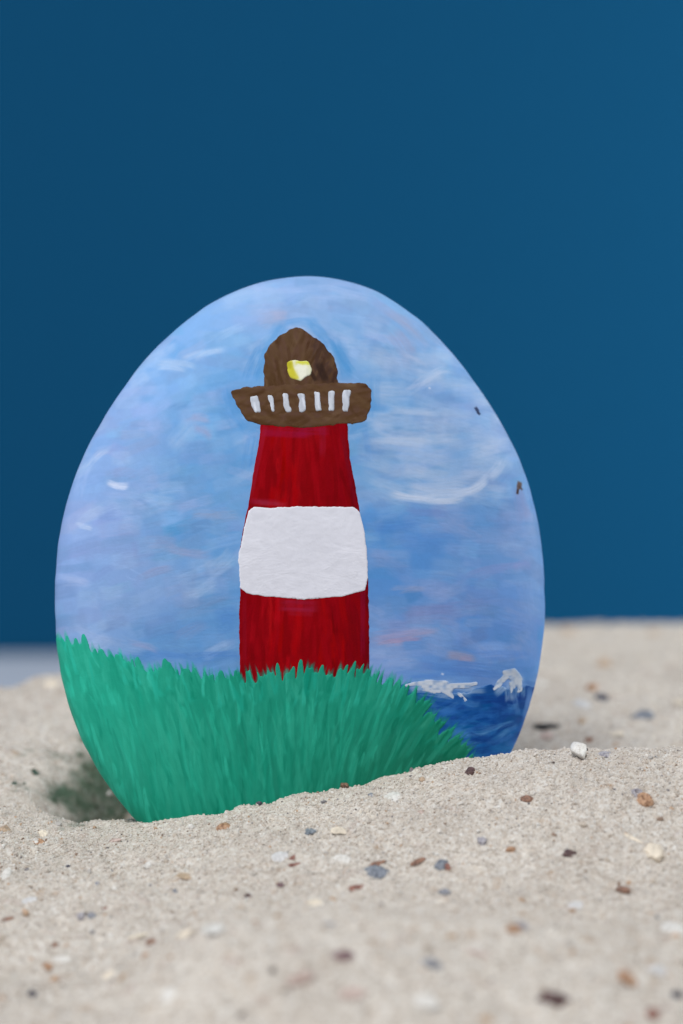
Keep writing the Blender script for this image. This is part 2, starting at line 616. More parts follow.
# sky ---------------------------------------------------------------
SKY = np.array([
    (290, 300, 137, 168, 218), (200, 350, 126, 164, 218), (120, 450, 132, 161, 214), (80, 560, 134, 158, 212), (150, 590, 130, 158, 210),
    (220, 640, 94, 143, 204), (225, 440, 104, 155, 214), (210, 540, 104, 152, 210), (215, 480, 108, 156, 212), (380, 340, 124, 163, 214),
    (430, 400, 118, 157, 211), (430, 470, 126, 164, 214), (480, 520, 100, 143, 203), (420, 550, 84, 136, 203), (390, 590, 86, 136, 202),
    (470, 600, 104, 138, 201), (520, 550, 110, 148, 206), (500, 640, 95, 138, 206), (440, 660, 98, 142, 210), (390, 640, 120, 146, 205),
    (90, 620, 130, 159, 211), (350, 300, 132, 165, 215), (170, 650, 98, 144, 204), (490, 440, 122, 155, 207), (240, 380, 110, 160, 216), (390, 420, 108, 155, 210)], float)
num, den = np.zeros((ny_, nx_, 3)), np.zeros((ny_, nx_, 1))
for x, y, *c in SKY:
    w = np.exp(-(((PX - x) / 42) ** 2 + ((PY - y) / 36) ** 2))[..., None] + 1e-5
    num += w * np.array(c)
    den += w
field = num / den + np.array((2, 6, 2))
body = Layer((0, 0, 0), field)


def fcol(x, y):
    i = int(np.clip((x - CX0) * CS, 0, nx_ - 1))
    j = int(np.clip((y - CY0) * CS, 0, ny_ - 1))
    return field[j, i]


field = field * .8 + np.array((142, 163, 198)) * .2
for _ in range(1500):
    x, y = U(50, 560), U(270, 720)
    c = fcol(x + U(-16, 16), y + U(-10, 10)) + prng.normal(0, 9) + prng.normal(0, 1, 1) * np.array((7, 0, -2)) + prng.normal(0, 2, 3)
    a0 = -10 if x < 300 else 6
    if x > 380 and y < 480: a0 = 26 if y < 370 else -6
    if x < 200 and y < 420: a0 = -30
    body.stroke(x, y, a0 + prng.normal(0, 11), U(20, 50), U(9, 22), c, U(.25, .55), U(-3, 3), U(.2, .6), .7)
for _ in range(620):                                     # milky thin washes over the blue
    x, y = U(55, 545), U(275, 670)
    n_ = noise(x / 40, y / 26, 3)
    if n_ < .5: continue
    tint = [(172, 196, 230), (160, 178, 222), (166, 190, 224)][prng.integers(3)]
    if x > 370 and y > 500: tint = (140, 160, 206)
    body.stroke(x, y, (-14 if x < 300 else 6) + prng.normal(0, 18), U(20, 50), U(9, 22), tint, U(.12, .34), U(-3, 3), .55, .7)
WHT, PNK = (196, 210, 232), (152, 160, 198)
for x, y, an, l, wd, al, cu, col in [
    # left, wispy strokes
    (116, 484, 8, 26, 7, .95, -2, (205, 214, 236)), (175, 363, 12, 44, 9, .45, 3, WHT), (205, 352, -14, 50, 8, .4, 3, WHT), (230, 330, -20, 40, 9, .35, 2, (170, 196, 230)),
    (84, 525, 16, 24, 5, .5, 0, WHT), (98, 455, -38, 34, 6, .4, 2, WHT), (135, 500, 25, 60, 8, .3, 6, (165, 186, 226)), (76, 580, 10, 40, 12, .45, 2, (165, 182, 220)),
    (95, 632, 20, 50, 12, .4, -3, (158, 180, 220)), (130, 648, 12, 60, 12, .4, -3, (150, 175, 215)), (80, 480, -70, 40, 8, .35, 2, (160, 182, 225)),
    (205, 430, 30, 26, 10, .55, 2, PNK), (200, 418, 10, 30, 8, .45, 2, (165, 165, 198)), (225, 515, -8, 40, 10, .5, 2, (140, 160, 195)), (205, 516, 2, 40, 8, .5, 2, (146, 160, 192)),
    (165, 545, 8, 40, 12, .45, 2, PNK), (190, 552, 6, 50, 10, .45, -2, PNK), (158, 575, -18, 44, 12, .35, 3, PNK), (210, 600, -20, 44, 10, .4, 2, (120, 150, 195)),
    (190, 630, -26, 50, 8, .5, 2, (125, 150, 195)), (220, 575, 0, 44, 14, .3, 2, (128, 156, 205)), (145, 645, 14, 34, 8, .45, 2, (152, 160, 200)),
    (215, 655, -6, 70, 9, .6, 2, (82, 132, 200)), (165, 658, 8, 70, 9, .55, 0, (88, 138, 202)), (228, 620, -10, 30, 20, .45, 0, (86, 138, 204)),
    # halo of bluer paint round the lantern
    (258, 360, -70, 44, 9, .7, 2, (84, 148, 208)), (344, 356, 62, 46, 9, .75, -2, (78, 148, 205)), (375, 395, 80, 40, 10, .6, 0, (100, 150, 206)), (300, 322, 0, 44, 8, .55, 4, (104, 158, 212)),
    (232, 420, 50, 44, 12, .6, 3, (96, 156, 216)), (250, 450, 95, 60, 9, .6, 0, (90, 150, 212)), (362, 450, 80, 60, 9, .55, 0, (108, 156, 212)), (228, 398, 80, 30, 8, .5, 0, (95, 155, 214)),
    # cloud top right
    (395, 310, 30, 60, 14, .5, -2, (150, 170, 210)), (405, 345, 60, 46, 16, .5, 3, (152, 160, 195)), (412, 325, 45, 50, 12, .5, 3, (160, 168, 200)), (415, 357, 30, 30, 7, .4, 2, (176, 190, 220)),
    (432, 378, -28, 46, 9, .65, 3, (180, 198, 228)), (440, 372, -30, 32, 5, .6, 2, (190, 205, 230)), (420, 386, -20, 36, 6, .5, 2, (172, 190, 225)),
    (420, 410, 6, 70, 8, .55, -2, (160, 188, 224)), (400, 440, 2, 70, 9, .6, -1, (168, 192, 224)), (455, 410, 10, 60, 9, .45, -3, (150, 180, 220)),
    (470, 440, -10, 60, 12, .45, 3, (142, 172, 215)), (420, 455, 4, 90, 10, .5, 0, (152, 180, 218)), (395, 472, 5, 60, 8, .5, 0, (140, 172, 214)),
    (425, 488, 2, 90, 9, .6, -3, (168, 188, 220)), (425, 497, 3, 80, 7, .85, -5, (196, 208, 230)), (470, 487, -26, 58, 9, .8, -5, (182, 198, 226)), (500, 466, -46, 50, 9, .6, -4, (165, 186, 220)),
    (455, 478, -16, 70, 12, .5, -4, (160, 184, 220)), (500, 440, -60, 50, 14, .4, 0, (140, 166, 212)), (352, 290, 12, 70, 8, .5, 0, (160, 184, 224)), (330, 296, 4, 60, 7, .5, 0, (155, 182, 224)),
    (272, 316, -14, 30, 16, .6, 0, (150, 165, 200)), (280, 311, 0, 24, 10, .5, 0, (165, 172, 204)), (300, 285, 0, 80, 8, .4, -2, (160, 184, 225)),
    (512, 430, 60, 50, 8, .5, 0, (130, 158, 205)), (526, 505, 75, 40, 12, .5, 0, (140, 150, 195)),
    # middle and lower right
    (400, 528, 2, 60, 10, .5, 0, (82, 132, 200)), (430, 540, -4, 100, 12, .4, 2, (88, 138, 204)), (480, 548, -3, 90, 10, .5, 2, (122, 158, 212)), (515, 548, 0, 40, 10, .6, 2, (140, 170, 216)),
    (500, 570, -14, 70, 8, .6, 5, (130, 150, 204)), (525, 565, -10, 30, 7, .5, 2, (140, 150, 200)), (420, 515, 2, 70, 10, .4, 0, (110, 138, 195)),
    (410, 590, -2, 44, 6, .6, 1, (146, 158, 196)), (430, 614, -3, 70, 14, .55, 1, (128, 138, 186)), (460, 610, -3, 70, 18, .4, 1, (116, 138, 192)), (400, 636, -12, 60, 12, .7, 1, (150, 150, 190)),
    (402, 640, -8, 40, 5, .75, 1, (160, 142, 178)), (390, 642, -8, 34, 6, .6, 1, (164, 150, 182)), (418, 634, -10, 40, 6, .5, 1, (160, 156, 190)), (462, 656, 8, 32, 10, .7, 1, (150, 150, 180)), (465, 660, 0, 18, 6, .6, 1, (156, 150, 182)),
    (395, 662, -6, 40, 12, .6, 1, (148, 170, 216)), (392, 625, -2, 30, 10, .5, 1, (140, 160, 208)), (380, 655, -2, 30, 10, .5, 1, (150, 172, 216)), (530, 600, 80, 50, 14, .5, 0, (126, 158, 210)), (515, 625, -4, 50, 20, .4, 2, (100, 140, 204)),
    (480, 670, 2, 110, 9, .7, 0, (84, 130, 200)), (430, 676, 2, 60, 6, .6, 0, (84, 132, 202)), (500, 655, -2, 80, 10, .5, 0, (92, 136, 206)), (536, 640, 85, 60, 8, .5, 0, (108, 145, 205)),
]:
    for q in range(4):
        body.stroke(x + U(-.14, .14) * l, y + U(-.4, .4) * wd, an + U(-7, 7), l * U(.6, 1.1), wd * U(.5, 1.1), np.asarray(col) + prng.normal(0, 4), al * .55, cu, .95, .7)
for _ in range(10):                                      # thin dry scratches of paint
    x, y = U(70, 530), U(290, 660)
    body.stroke(x, y, (-10 if x < 300 else 6) + prng.normal(0, 18), U(14, 40), U(1.5, 3.5), fcol(x, y) + U(5, 24), U(.2, .45), U(-2, 2), .95, .6)
for x, y in ((431, 387), (442, 674)):
    body.stroke(x, y, 20, 3.4, 2.4, (205, 214, 235), .8, 0, 0, .5)
for _ in range(150):                                     # whitish cloud bank right of the lantern
    x, y = U(372, 515), U(345, 500)
    if (x - 440) / 80 + (430 - y) / 90 > 1.25: continue
    body.stroke(x, y, 4 - (x - 420) * .22 * (y > 440) + prng.normal(0, 10), U(24, 60), U(9, 20), (166, 188, 220) if prng.random() < .7 else (186, 200, 224), U(.1, .3), U(-3, 2), .7, .7)
for x, y, an, l, wd, al, cu in [(425, 498, 2, 74, 6, .9, -4), (408, 496, 8, 40, 5, .7, -2), (446, 499, -6, 50, 6, .8, -3), (478, 487, -26, 44, 7, .7, -4), (500, 470, -48, 34, 6, .5, -3), (440, 491, 0, 80, 11, .5, -5), (404, 442, 3, 64, 9, .5, 0), (412, 412, 6, 60, 8, .45, 0)]:
    for q in range(2):
        body.stroke(x + U(-4, 4), y + U(-2, 2), an + U(-5, 5), l * U(.7, 1.05), wd * U(.8, 1.3), (194, 206, 228), al * .5, cu * U(.6, 1.2), .8, 1.0)
for q in range(3):                                       # bluer paint brushed round the lantern
    for x, y, an, l, wd in [(261, 360, -78, 50, 13), (341, 358, 72, 52, 14), (320, 334, 42, 40, 13), (276, 335, -45, 38, 12), (372, 398, 84, 44, 13), (231, 402, 70, 34, 11), (250, 428, 20, 34, 12), (360, 428, -20, 30, 11)]:
        body.stroke(x + U(-4, 4), y + U(-4, 4), an + U(-16, 16), l * U(.7, 1.2), wd, np.array((86, 148, 205)) + prng.normal(0, 5), .3, U(-2, 2), .7, .6)
# chips in the paint near the right edge
body.stroke(481, 408, 62, 9, 4.5, (52, 62, 92), 1, .5, .2, -2, False, True)
body.stroke(482.5, 411, 40, 5, 3.5, (46, 54, 80), .9, 0, .2, -2)
body.stroke(524, 484, 110, 11, 7, (92, 72, 68), 1, .5, .3, -2, False, True)
body.stroke(525.5, 486, 40, 8, 3, (70, 56, 58), .9, 0, .3, -2)
body.stroke(522, 490, 100, 7, 3.5, (60, 45, 45), 1, 0, .1, -2)
# under the grass and along the bottom the stone is green too
gm = sstep(690, 730, PY + .0 * PX)[..., None] * sstep(470, 440, PX)[..., None]
body.rgb = body.rgb * (1 - gm) + gm * np.array((30, 130, 106))
gm = (sstep(690, 700, PY) * sstep(410, 440, PX))[..., None]
body.rgb = body.rgb * (1 - gm) + gm * np.array((26, 84, 152))

# sea ---------------------------------------------------------------
sea = Layer((26, 80, 148))
sea_m = poly_mask([(385, 688), (410, 682), (440, 692), (470, 692), (492, 684), (512, 690), (534, 686), (552, 690), (560, 800), (520, 900), (380, 900), (385, 760)], 3.2, 60, 1.6)
for _ in range(420):
    x, y = U(400, 550), U(680, 860)
    c = np.array((24, 84, 158)) + prng.normal(0, 11) + prng.normal(0, 4, 3)
    if y > 722: c = c + np.array((10, 22, 18))
    if x > 500 and y < 720: c = c - np.array((4, 12, 16))
    sea.stroke(x, y, -6 + prng.normal(0, 18), U(16, 46), U(4, 10), c, U(.4, .8), U(-3, 3), .7, .5)
for x, y, an, l, wd, al, col in [(450, 712, -14, 60, 9, .7, (40, 100, 172)), (478, 730, -8, 60, 7, .7, (80, 134, 194)), (470, 736, -4, 50, 5, .6, (104, 154, 206)), (500, 728, -16, 46, 6, .7, (98, 150, 204)),
                                 (512, 732, -30, 30, 7, .7, (90, 144, 200)), (505, 712, 5, 44, 9, .6, (30, 78, 150)), (495, 700, 0, 60, 10, .8, (18, 60, 134)), (450, 700, 8, 50, 8, .5, (60, 112, 176)),
                                 (520, 705, 70, 26, 8, .6, (100, 140, 196)), (440, 730, 20, 40, 9, .5, (26, 92, 160)), (478, 752, -10, 40, 9, .6, (22, 70, 140)), (425, 700, 30, 30, 7, .5, (70, 120, 180)),
                                 (490, 764, -24, 26, 3, .8, (130, 165, 205))]:
    sea.stroke(x, y, an, l, wd, col, al, 1, .7, .7)
for _ in range(70):
    x, y = U(415, 540), U(700, 752)
    c = [(52, 116, 188), (40, 100, 176), (84, 138, 198), (18, 62, 136)][prng.integers(4)]
    sea.stroke(x, y, -10 + prng.normal(0, 16), U(14, 34), U(4, 9), np.array(c) + prng.normal(0, 5), U(.3, .6), U(-3, 3), .6, .6)
sea.a = sea_m

# foam on the waves ---------------------------------------------------
foam = Layer((206, 212, 222))
for x, y, an, l, wd in [(420, 685, -4, 26, 9), (436, 684, 4, 34, 10), (440, 690, 8, 34, 9), (458, 686, -3, 36, 7), (470, 685, -12, 22, 5), (448, 694, 30, 22, 6), (462, 697, 44, 18, 5), (428, 690, 12, 20, 6), (410, 685, -8, 18, 4),
                        (504, 681, -45, 22, 8), (512, 673, -10, 20, 9), (520, 676, 50, 20, 9), (523, 685, 80, 22, 8), (517, 682, 60, 18, 9), (499, 687, -35, 14, 4), (514, 688, 80, 16, 4)]:
    foam.stroke(x, y, an, l, wd, np.array((200, 208, 221)) + prng.normal(0, 9), .9, 1, .5, 2.2, True)
for x, y, an, l, wd in [(436, 694, 8, 40, 8), (420, 690, 0, 30, 7), (470, 692, -4, 40, 6), (512, 692, 80, 24, 14), (505, 688, -40, 26, 8), (455, 690, 20, 40, 6)]:
    sea.stroke(x, y, an, l, wd, (150, 174, 206), .6, 1, .95, .8)
foam.a *= (.52 + .85 * noise(PX / 3.6, PY / 2.8, 5))
FR = sstep(.48, 1.05, foam.a)[..., None]
foam.rgb = foam.rgb * FR + np.array((138, 164, 202)) * (1 - FR)
for x, y, an, l, wd in [(436, 687, 4, 50, 12), (462, 690, 2, 50, 9), (512, 684, -40, 34, 12), (522, 686, 80, 26, 10), (418, 686, -6, 30, 8)]:
    for q in range(3):
        for Lr in (sea, body):
            Lr.stroke(x + U(-5, 5), y + U(-3, 3), an + U(-10, 10), l, wd * U(.6, 1), (150, 176, 212), .5, 1, .95, .6)
for q in range(26):
    x = U(405, 545)
    body.stroke(x, 688 + U(-4, 4) + (4 if 440 < x < 495 else 0), U(-16, 16), U(14, 34), U(4, 8), (48, 100, 174) if q % 2 else (90, 132, 196), U(.3, .6), U(-2, 2), .8, .5)
for q in range(5):
    sea.stroke(535 + U(-4, 4), 706 + U(-8, 8), 100 + U(-8, 8), 34, 8, (84, 128, 192), .5, 0, .8, .5)
# tower ---------------------------------------------------------------
tower = Layer((134, 0, 8))
tower.a = poly_mask([(261, 420), (346.5, 420), (349, 458), (354.5, 486), (359, 512), (365, 550), (367, 577), (368, 632), (368.5, 690), (240, 690), (239, 644), (238.5, 614), (240, 591), (238.7, 562), (241, 538),
                     (248, 505), (252.5, 476), (258.5, 444)], .9, 80, 1.0)
for _ in range(620):
    x, y = U(236, 372), U(420, 700)
    side = abs((x - 290) / 70)
    c = np.array((152, 2, 14)) + prng.normal(0, 13) * np.array((1, .2, .3)) - np.array((34, 4, 2)) * min(side, 1.2) ** 1.5
    if 268 < x < 305 and prng.random() < .5: c = np.array((164, 0, 8)) + prng.normal(0, 6)
    if y > 600 and 320 < x < 345 and prng.random() < .45: c = np.array((164, 2, 4))
    tower.stroke(x, y, 90 + (x - 302) * -.13 + prng.normal(0, 6), U(20, 60), U(3, 8), c, U(.35, .75), U(-2, 2), .7, .6)
for x, y, an, l, wd, al, col in [(285, 433, 3, 60, 12, .6, (150, 16, 62)), (312, 432, 0, 40, 10, .5, (148, 18, 64)), (322, 440, 90, 40, 8, .4, (150, 28, 62)), (298, 606, 2, 46, 14, .6, (150, 32, 66)), (300, 612, 4, 30, 10, .4, (150, 30, 60)),
                                 (258, 460, 102, 90, 5, .5, (160, 30, 60)), (262, 502, 4, 40, 7, .5, (150, 30, 66)), (348, 470, 80, 90, 5, .5, (110, 14, 40)), (362, 620, 90, 90, 6, .5, (128, 14, 60)), (244, 630, 90, 90, 5, .4, (140, 16, 44)), (270, 504, 4, 40, 6, .4, (165, 60, 85))]:
    tower.stroke(x, y, an, l, wd, col, al, 0, .7, .6)

# grass ---------------------------------------------------------------
grass = Layer((28, 126, 104))
GT = np.array([(40, 640), (56, 644), (80, 648), (100, 656), (130, 664), (160, 672), (200, 677), (240, 680), (270, 679), (300, 676), (330, 673), (365, 675), (385, 682), (400, 690), (415, 702), (425, 717), (440, 733), (455, 747), (466, 760), (476, 775), (480, 900)], float)
gtop = lambda x: np.interp(x, GT[:, 0], GT[:, 1])
gfill = sstep(0, 8, PY - gtop(PX)) * sstep(474, 468, PX)
grass.a = gfill.copy()
gn = fbm(PX / 60, PY / 60, 77, 3)[..., None]
tl = sstep(300, 60, PX)[..., None]
tb = (sstep(250, 450, PX) * sstep(700, 780, PY))[..., None]
grass.rgb = np.array((30, 143, 117)) + tl * np.array((10, 24, 22)) - tb * np.array((0, 26, 26)) + gn * 26


def lean(x):
    return np.interp(x, [40, 120, 220, 300, 360, 420, 480], [-16, -17, -10, 0, 12, 34, 48])


for _ in range(2600):
    x, y = U(44, 474), U(650, 880)
    if y < gtop(x) + 14: continue
    L_ = U(18, 60)
    k = prng.random()
    base = grass.rgb[int(np.clip((y - CY0) * CS, 0, ny_ - 1)), int((x - CX0) * CS)].copy()
    t0 = np.array((31, 144, 118)) + sstep(300., 60., x) * np.array((10, 26, 24)) - sstep(250., 450., x) * sstep(690., 780., y) * np.array((2, 26, 26))
    c = t0 + prng.normal(0, 9) + (np.array((16, 34, 32)) * U(.4, 1.1) if k > .72 else 0) - (np.array((6, 26, 22)) * U(.2, .6) if k < .2 else 0)
    top = y - L_ / 2 - gtop(x)
    if top < 4: continue
    grass.stroke(x, y, -90 + lean(x) + prng.normal(0, 6), L_, U(2.2, 7), c, U(.25, .65), U(-4, 4), .6, .7, False, True)
for _ in range(90):
    x, y = U(60, 330), U(690, 800)
    if y < gtop(x) + 30: continue
    grass.stroke(x, y, -90 + lean(x) * 1.3 + prng.normal(0, 5), U(40, 80), U(4, 9), np.array((48, 166, 138)) + prng.normal(0, 6), U(.2, .45), U(-5, 5), .7, .7, False, True)
for x in np.arange(44, 476, 2.5):                          # blade tips along the top edge
    for q in range(2):
        xx = x + U(-3, 3)
        L_ = U(18, 40)
        yy = gtop(xx) + L_ * .24 + U(-4, 9) + 7 * (noise(xx / 9, q, 4) - .5)
        if xx > 412:
            yy = gtop(xx) + U(0, 5)
        k = prng.random()
        c = np.array((32, 146, 120)) + sstep(300., 60., xx) * np.array((8, 20, 18)) + prng.normal(0, 9) - sstep(340., 460., xx) * np.array((4, 20, 22)) + (np.array((8, 20, 22)) if k > .7 else 0)
        an = -90 + lean(xx) + prng.normal(0, 9)
        wd, cu = U(3, 7), U(-3, 3)
        grass.stroke(xx, yy, an, L_, wd, c, .8, cu, .5, .8, True, True)
        ax, ay = math.cos(math.radians(an)), math.sin(math.radians(an))
        for Lr in (body, tower, sea):                      # thin wet tips of the blade over what was painted before
            Lr.stroke(xx + ax * 3.5, yy + ay * 3.5, an + U(-3, 3), L_ * 1.12, wd * U(.7, 1.15), c + 6, .6, cu, .8, .4, False, True)
for x, y, L_, w in [(78, 650, 32, 7), (86, 646, 32, 8), (166, 672, 36, 9), (172, 674, 32, 8), (188, 680, 30, 8), (222, 682, 30, 10), (236, 680, 26, 6), (300, 674, 38, 8), (292, 678, 30, 7), (278, 674, 30, 6),
                    (320, 676, 30, 7), (344, 674, 26, 5), (352, 672, 30, 5), (360, 672, 24, 4), (248, 682, 26, 5), (120, 665, 30, 8), (104, 660, 30, 8), (140, 668, 30, 8)]:
    grass.stroke(x, y, -90 + lean(x) + prng.normal(0, 4), L_, w, np.array((34, 146, 120)) + sstep(300., 60., x) * np.array((8, 20, 18)) + prng.normal(0, 8), .7, 1, .6, 1.0, True, True)

band = Layer((222, 221, 229))
band.a = poly_mask([(254, 507), (262, 508.5), (300, 507), (353.5, 507.5), (358.5, 512), (363, 530), (366, 552), (366.8, 578), (364, 590), (342, 596.5), (304, 599.5), (268, 597), (246, 593.5), (239.5, 588), (238.5, 566), (237, 561), (242.5, 534), (248, 511.5)], .8, 90, 1.0)
for _ in range(420):
    x, y = U(234, 372), U(502, 604)
    c = np.array((223, 222, 230)) + prng.normal(0, 5)
    band.stroke(x, y, prng.normal(-4, 26), U(12, 40), U(3, 8), c, .5, U(-3, 3), .8, 2.2)

gal = Layer((92, 66, 52))
gal.a = poly_mask([(230.5, 391), (244, 387), (266, 385.5), (337, 382.5), (366, 383.5), (371, 390), (370, 407), (366, 419), (360, 423.5), (346, 424.5), (298, 428.5), (259, 425), (247, 421), (240, 412), (235, 402)], 1.9, 100, 1.0)
lan = Layer((90, 64, 50))
lan.a = poly_mask([(263.5, 391), (264, 372), (265, 357), (264.5, 355), (270, 345), (280, 335), (291, 328), (298, 325.5), (308, 331), (323, 342), (333, 355), (335, 357), (337.5, 370), (338, 390)], 2.0, 110, 1.0)
for _ in range(260):
    x, y = U(228, 374), U(380, 430)
    gal.stroke(x, y, prng.normal(0, 25), U(10, 34), U(2.5, 6), np.array((88, 63, 40)) + prng.normal(0, 11), .55, U(-2, 2), .7, 1.0)
for _ in range(240):
    x, y = U(260, 342), U(322, 390)
    c = np.array((84, 60, 38)) + prng.normal(0, 11)
    if x > 312 and y < 380 and prng.random() < .5: c = np.array((66, 46, 40)) + prng.normal(0, 5)
    lan.stroke(x, y, 90 + (x - 300) * .9 + prng.normal(0, 18), U(10, 32), U(2.5, 6), c, .55, U(-2, 2), .7, 1.0)
lan.stroke(322, 372, 70, 24, 9, (50, 34, 28), .85, 0, .4, .5)
lan.stroke(313, 376, 60, 14, 5, (48, 32, 26), .8, 0, .4, .5)
lan.stroke(326, 350, 60, 24, 8, (66, 46, 34), .6, 0, .5, .5)

BARS = [[(248.5, 396.8), (258, 396), (262, 412.8), (253, 413.6)], [(266.6, 395), (272.4, 394.4), (275.8, 411.5), (272, 412.5)], [(280.5, 393.8), (287.3, 393.2), (291.8, 412), (285, 412.8)],
        [(296.6, 393.2), (304.6, 393), (307, 411.8), (299.6, 412.8)], [(313.6, 391.6), (320, 392.2), (322, 411.4), (315, 412.4)], [(327.2, 391.5), (334.6, 391), (334.7, 411.4), (327.2, 412.2)], [(342, 390.8), (351.4, 390.2), (348.8, 412), (340.4, 412.4)]]
bar_layers = []
for k, q in enumerate(BARS):
    b = Layer((196, 200, 208))
    q = [tuple(np.mean(q, 0) + (np.array(c_) - np.mean(q, 0)) * np.array((.84, .97))) for c_ in q]
    b.a = poly_mask(q, 1.7, 120 + k, 1.1)
    for _ in range(18):
        cx, cy = np.mean(q, 0)
        b.stroke(cx + U(-5, 5), cy + U(-10, 10), 80, U(8, 16), U(2, 4), np.array((198, 202, 212)) + prng.normal(0, 16), .6, 0, .7, 1.2)
    bar_layers.append(b)
lamp = Layer((228, 226, 190))
lamp.a = poly_mask([(286.5, 362), (294, 360), (301, 361), (308, 360.5), (311.5, 369), (311, 375), (306, 377), (301, 381), (291, 378.5), (288, 372)], 1.0, 140, .9)
for x, y, an, l, wd, col in [(290, 370, 80, 24, 10, (190, 180, 40)), (293, 374, 60, 18, 8, (205, 196, 60)), (303, 363, 0, 18, 5, (208, 208, 60)), (289, 365, 90, 10, 6, (180, 172, 40)), (303, 372, 80, 18, 12, (236, 234, 216)), (300, 368, 30, 12, 8, (236, 234, 214)), (308, 372, 90, 10, 5, (222, 222, 200))]:
    lamp.stroke(x, y, an, l, wd, col, .9, 0, .3, 1.6)

# ---- mesh of the stone
NG = 720
ab = np.linspace(-1, 1, NG + 1)
A, Bq = np.meshgrid(ab, ab)
big = np.abs(A) > np.abs(Bq)
with np.errstate(divide='ignore', invalid='ignore'):
    rad = np.where(big, A, Bq)
    phi = np.where(big, (math.pi / 4) * (Bq / np.where(A == 0, 1, A)), math.pi / 2 - (math.pi / 4) * (A / np.where(Bq == 0, 1, Bq)))
dx_, dy_ = rad * np.cos(phi), rad * np.sin(phi)
rho = np.clip(np.hypot(dx_, dy_), 0, 1)
tht = np.arctan2(dy_, dx_)
fr = 1.1 * rho - .1 * rho ** 11
RO = R_out(tht)
Ug, Vg = fr * RO * np.cos(tht), fr * RO * np.sin(tht)
Wg = T_FRONT * np.sqrt(np.clip(1 - fr ** 3.4, 0, 1))
Wg = Wg + .0012 * fbm(Ug * 45, Vg * 45, 55, 2) * (1 - rho ** 6)


def to_world(u, v, w):
    return SC + u[..., None] * EU + v[..., None] * EV + w[..., None] * EW


Pw = to_world(Ug, Vg, Wg)
d1 = np.gradient(Pw, axis=1)
d2 = np.gradient(Pw, axis=0)
Nw = np.cross(d1, d2)
Nw /= np.linalg.norm(Nw, axis=-1, keepdims=True) + 1e-20
if np.dot(Nw[NG // 2, NG // 2], EW) < 0: Nw = -Nw
QX, QY = paint_xy(Ug, Vg)


def sample(arr):
    fx = np.clip((QX - CX0) * CS - .5, 0, nx_ - 1.001)
    fy = np.clip((QY - CY0) * CS - .5, 0, ny_ - 1.001)
    i, j = fx.astype(int), fy.astype(int)
    fx, fy = fx - i, fy - j
    if arr.ndim == 3: fx, fy = fx[..., None], fy[..., None]
    return (arr[j, i] * (1 - fx) + arr[j, i + 1] * fx) * (1 - fy) + (arr[j + 1, i] * (1 - fx) + arr[j + 1, i + 1] * fx) * fy


ALB = 0.95
base_w = Vector(at(300, 880, CAM_D))
root = bpy.data.objects.new('painted_stone', None)
COL.objects.link(root)
root.location = base_w
root.empty_display_size = 0.02
tag(root, 'egg shaped stone painted with a red and white lighthouse, standing upright in sand', 'painted stone')
BW = np.array(base_w)
gi = np.arange((NG + 1) ** 2).reshape(NG + 1, NG + 1)
gq = np.stack([gi[:-1, :-1], gi[:-1, 1:], gi[1:, 1:], gi[1:, :-1]], -1).reshape(-1, 4)
HSC = 0.000022

# body: front grid plus rounded back
bh = np.clip(sample(body.h), -2, 2.5)
front = Pw + Nw * (bh * HSC * (1 - rho ** 8))[..., None]
bcol = lin(np.clip(sample(body.rgb), 0, 255)) * ALB
loop = np.concatenate([gi[0, :-1], gi[:-1, -1], gi[-1, :0:-1], gi[:0:-1, 0]])
vb, fb, cb = [front.reshape(-1, 3)], [gq], [bcol.reshape(-1, 3)]
prev = loop
nv = len(vb[0])
tl_, = (tht.reshape(-1)[loop],)
for k in range(1, 25):
    q = 1 - k / 25.0
    f_ = 1.1 * q - .1 * q ** 11
    ro = R_out(tl_)
    w_ = -T_BACK * np.sqrt(max(0, 1 - f_ ** 2.4)) * np.ones_like(ro)
    ring = to_world(f_ * ro * np.cos(tl_), f_ * ro * np.sin(tl_), w_)
    cur = np.arange(nv, nv + len(ring))
    vb.append(ring); nv += len(ring)
    cb.append(bcol.reshape(-1, 3)[loop])
    fb.append(np.stack([prev, np.roll(prev, -1), np.roll(cur, -1), cur], -1)[:, ::-1])
    prev = cur
vb.append(to_world(np.array([0.]), np.array([0.]), np.array([-T_BACK])))
cb.append(lin(np.array([[110, 150, 205]])))
tri = np.stack([prev, np.full_like(prev, nv), np.roll(prev, -1), np.roll(prev, -1)], -1)
# close the pole with a thin quad fan (two corners apart by one ring step)
pole2 = np.stack([prev[0::2], np.full(len(prev) // 2, nv), np.roll(prev, -2)[0::2], np.roll(prev, -1)[0::2]], -1)
fb.append(pole2)
allv = np.concatenate(vb) - BW
stone_body = make_mesh('stone_body', allv, np.concatenate(fb), PAINT, root, np.concatenate(cb))
stone_body['label'] = 'blue painted sky with pale cloud strokes'


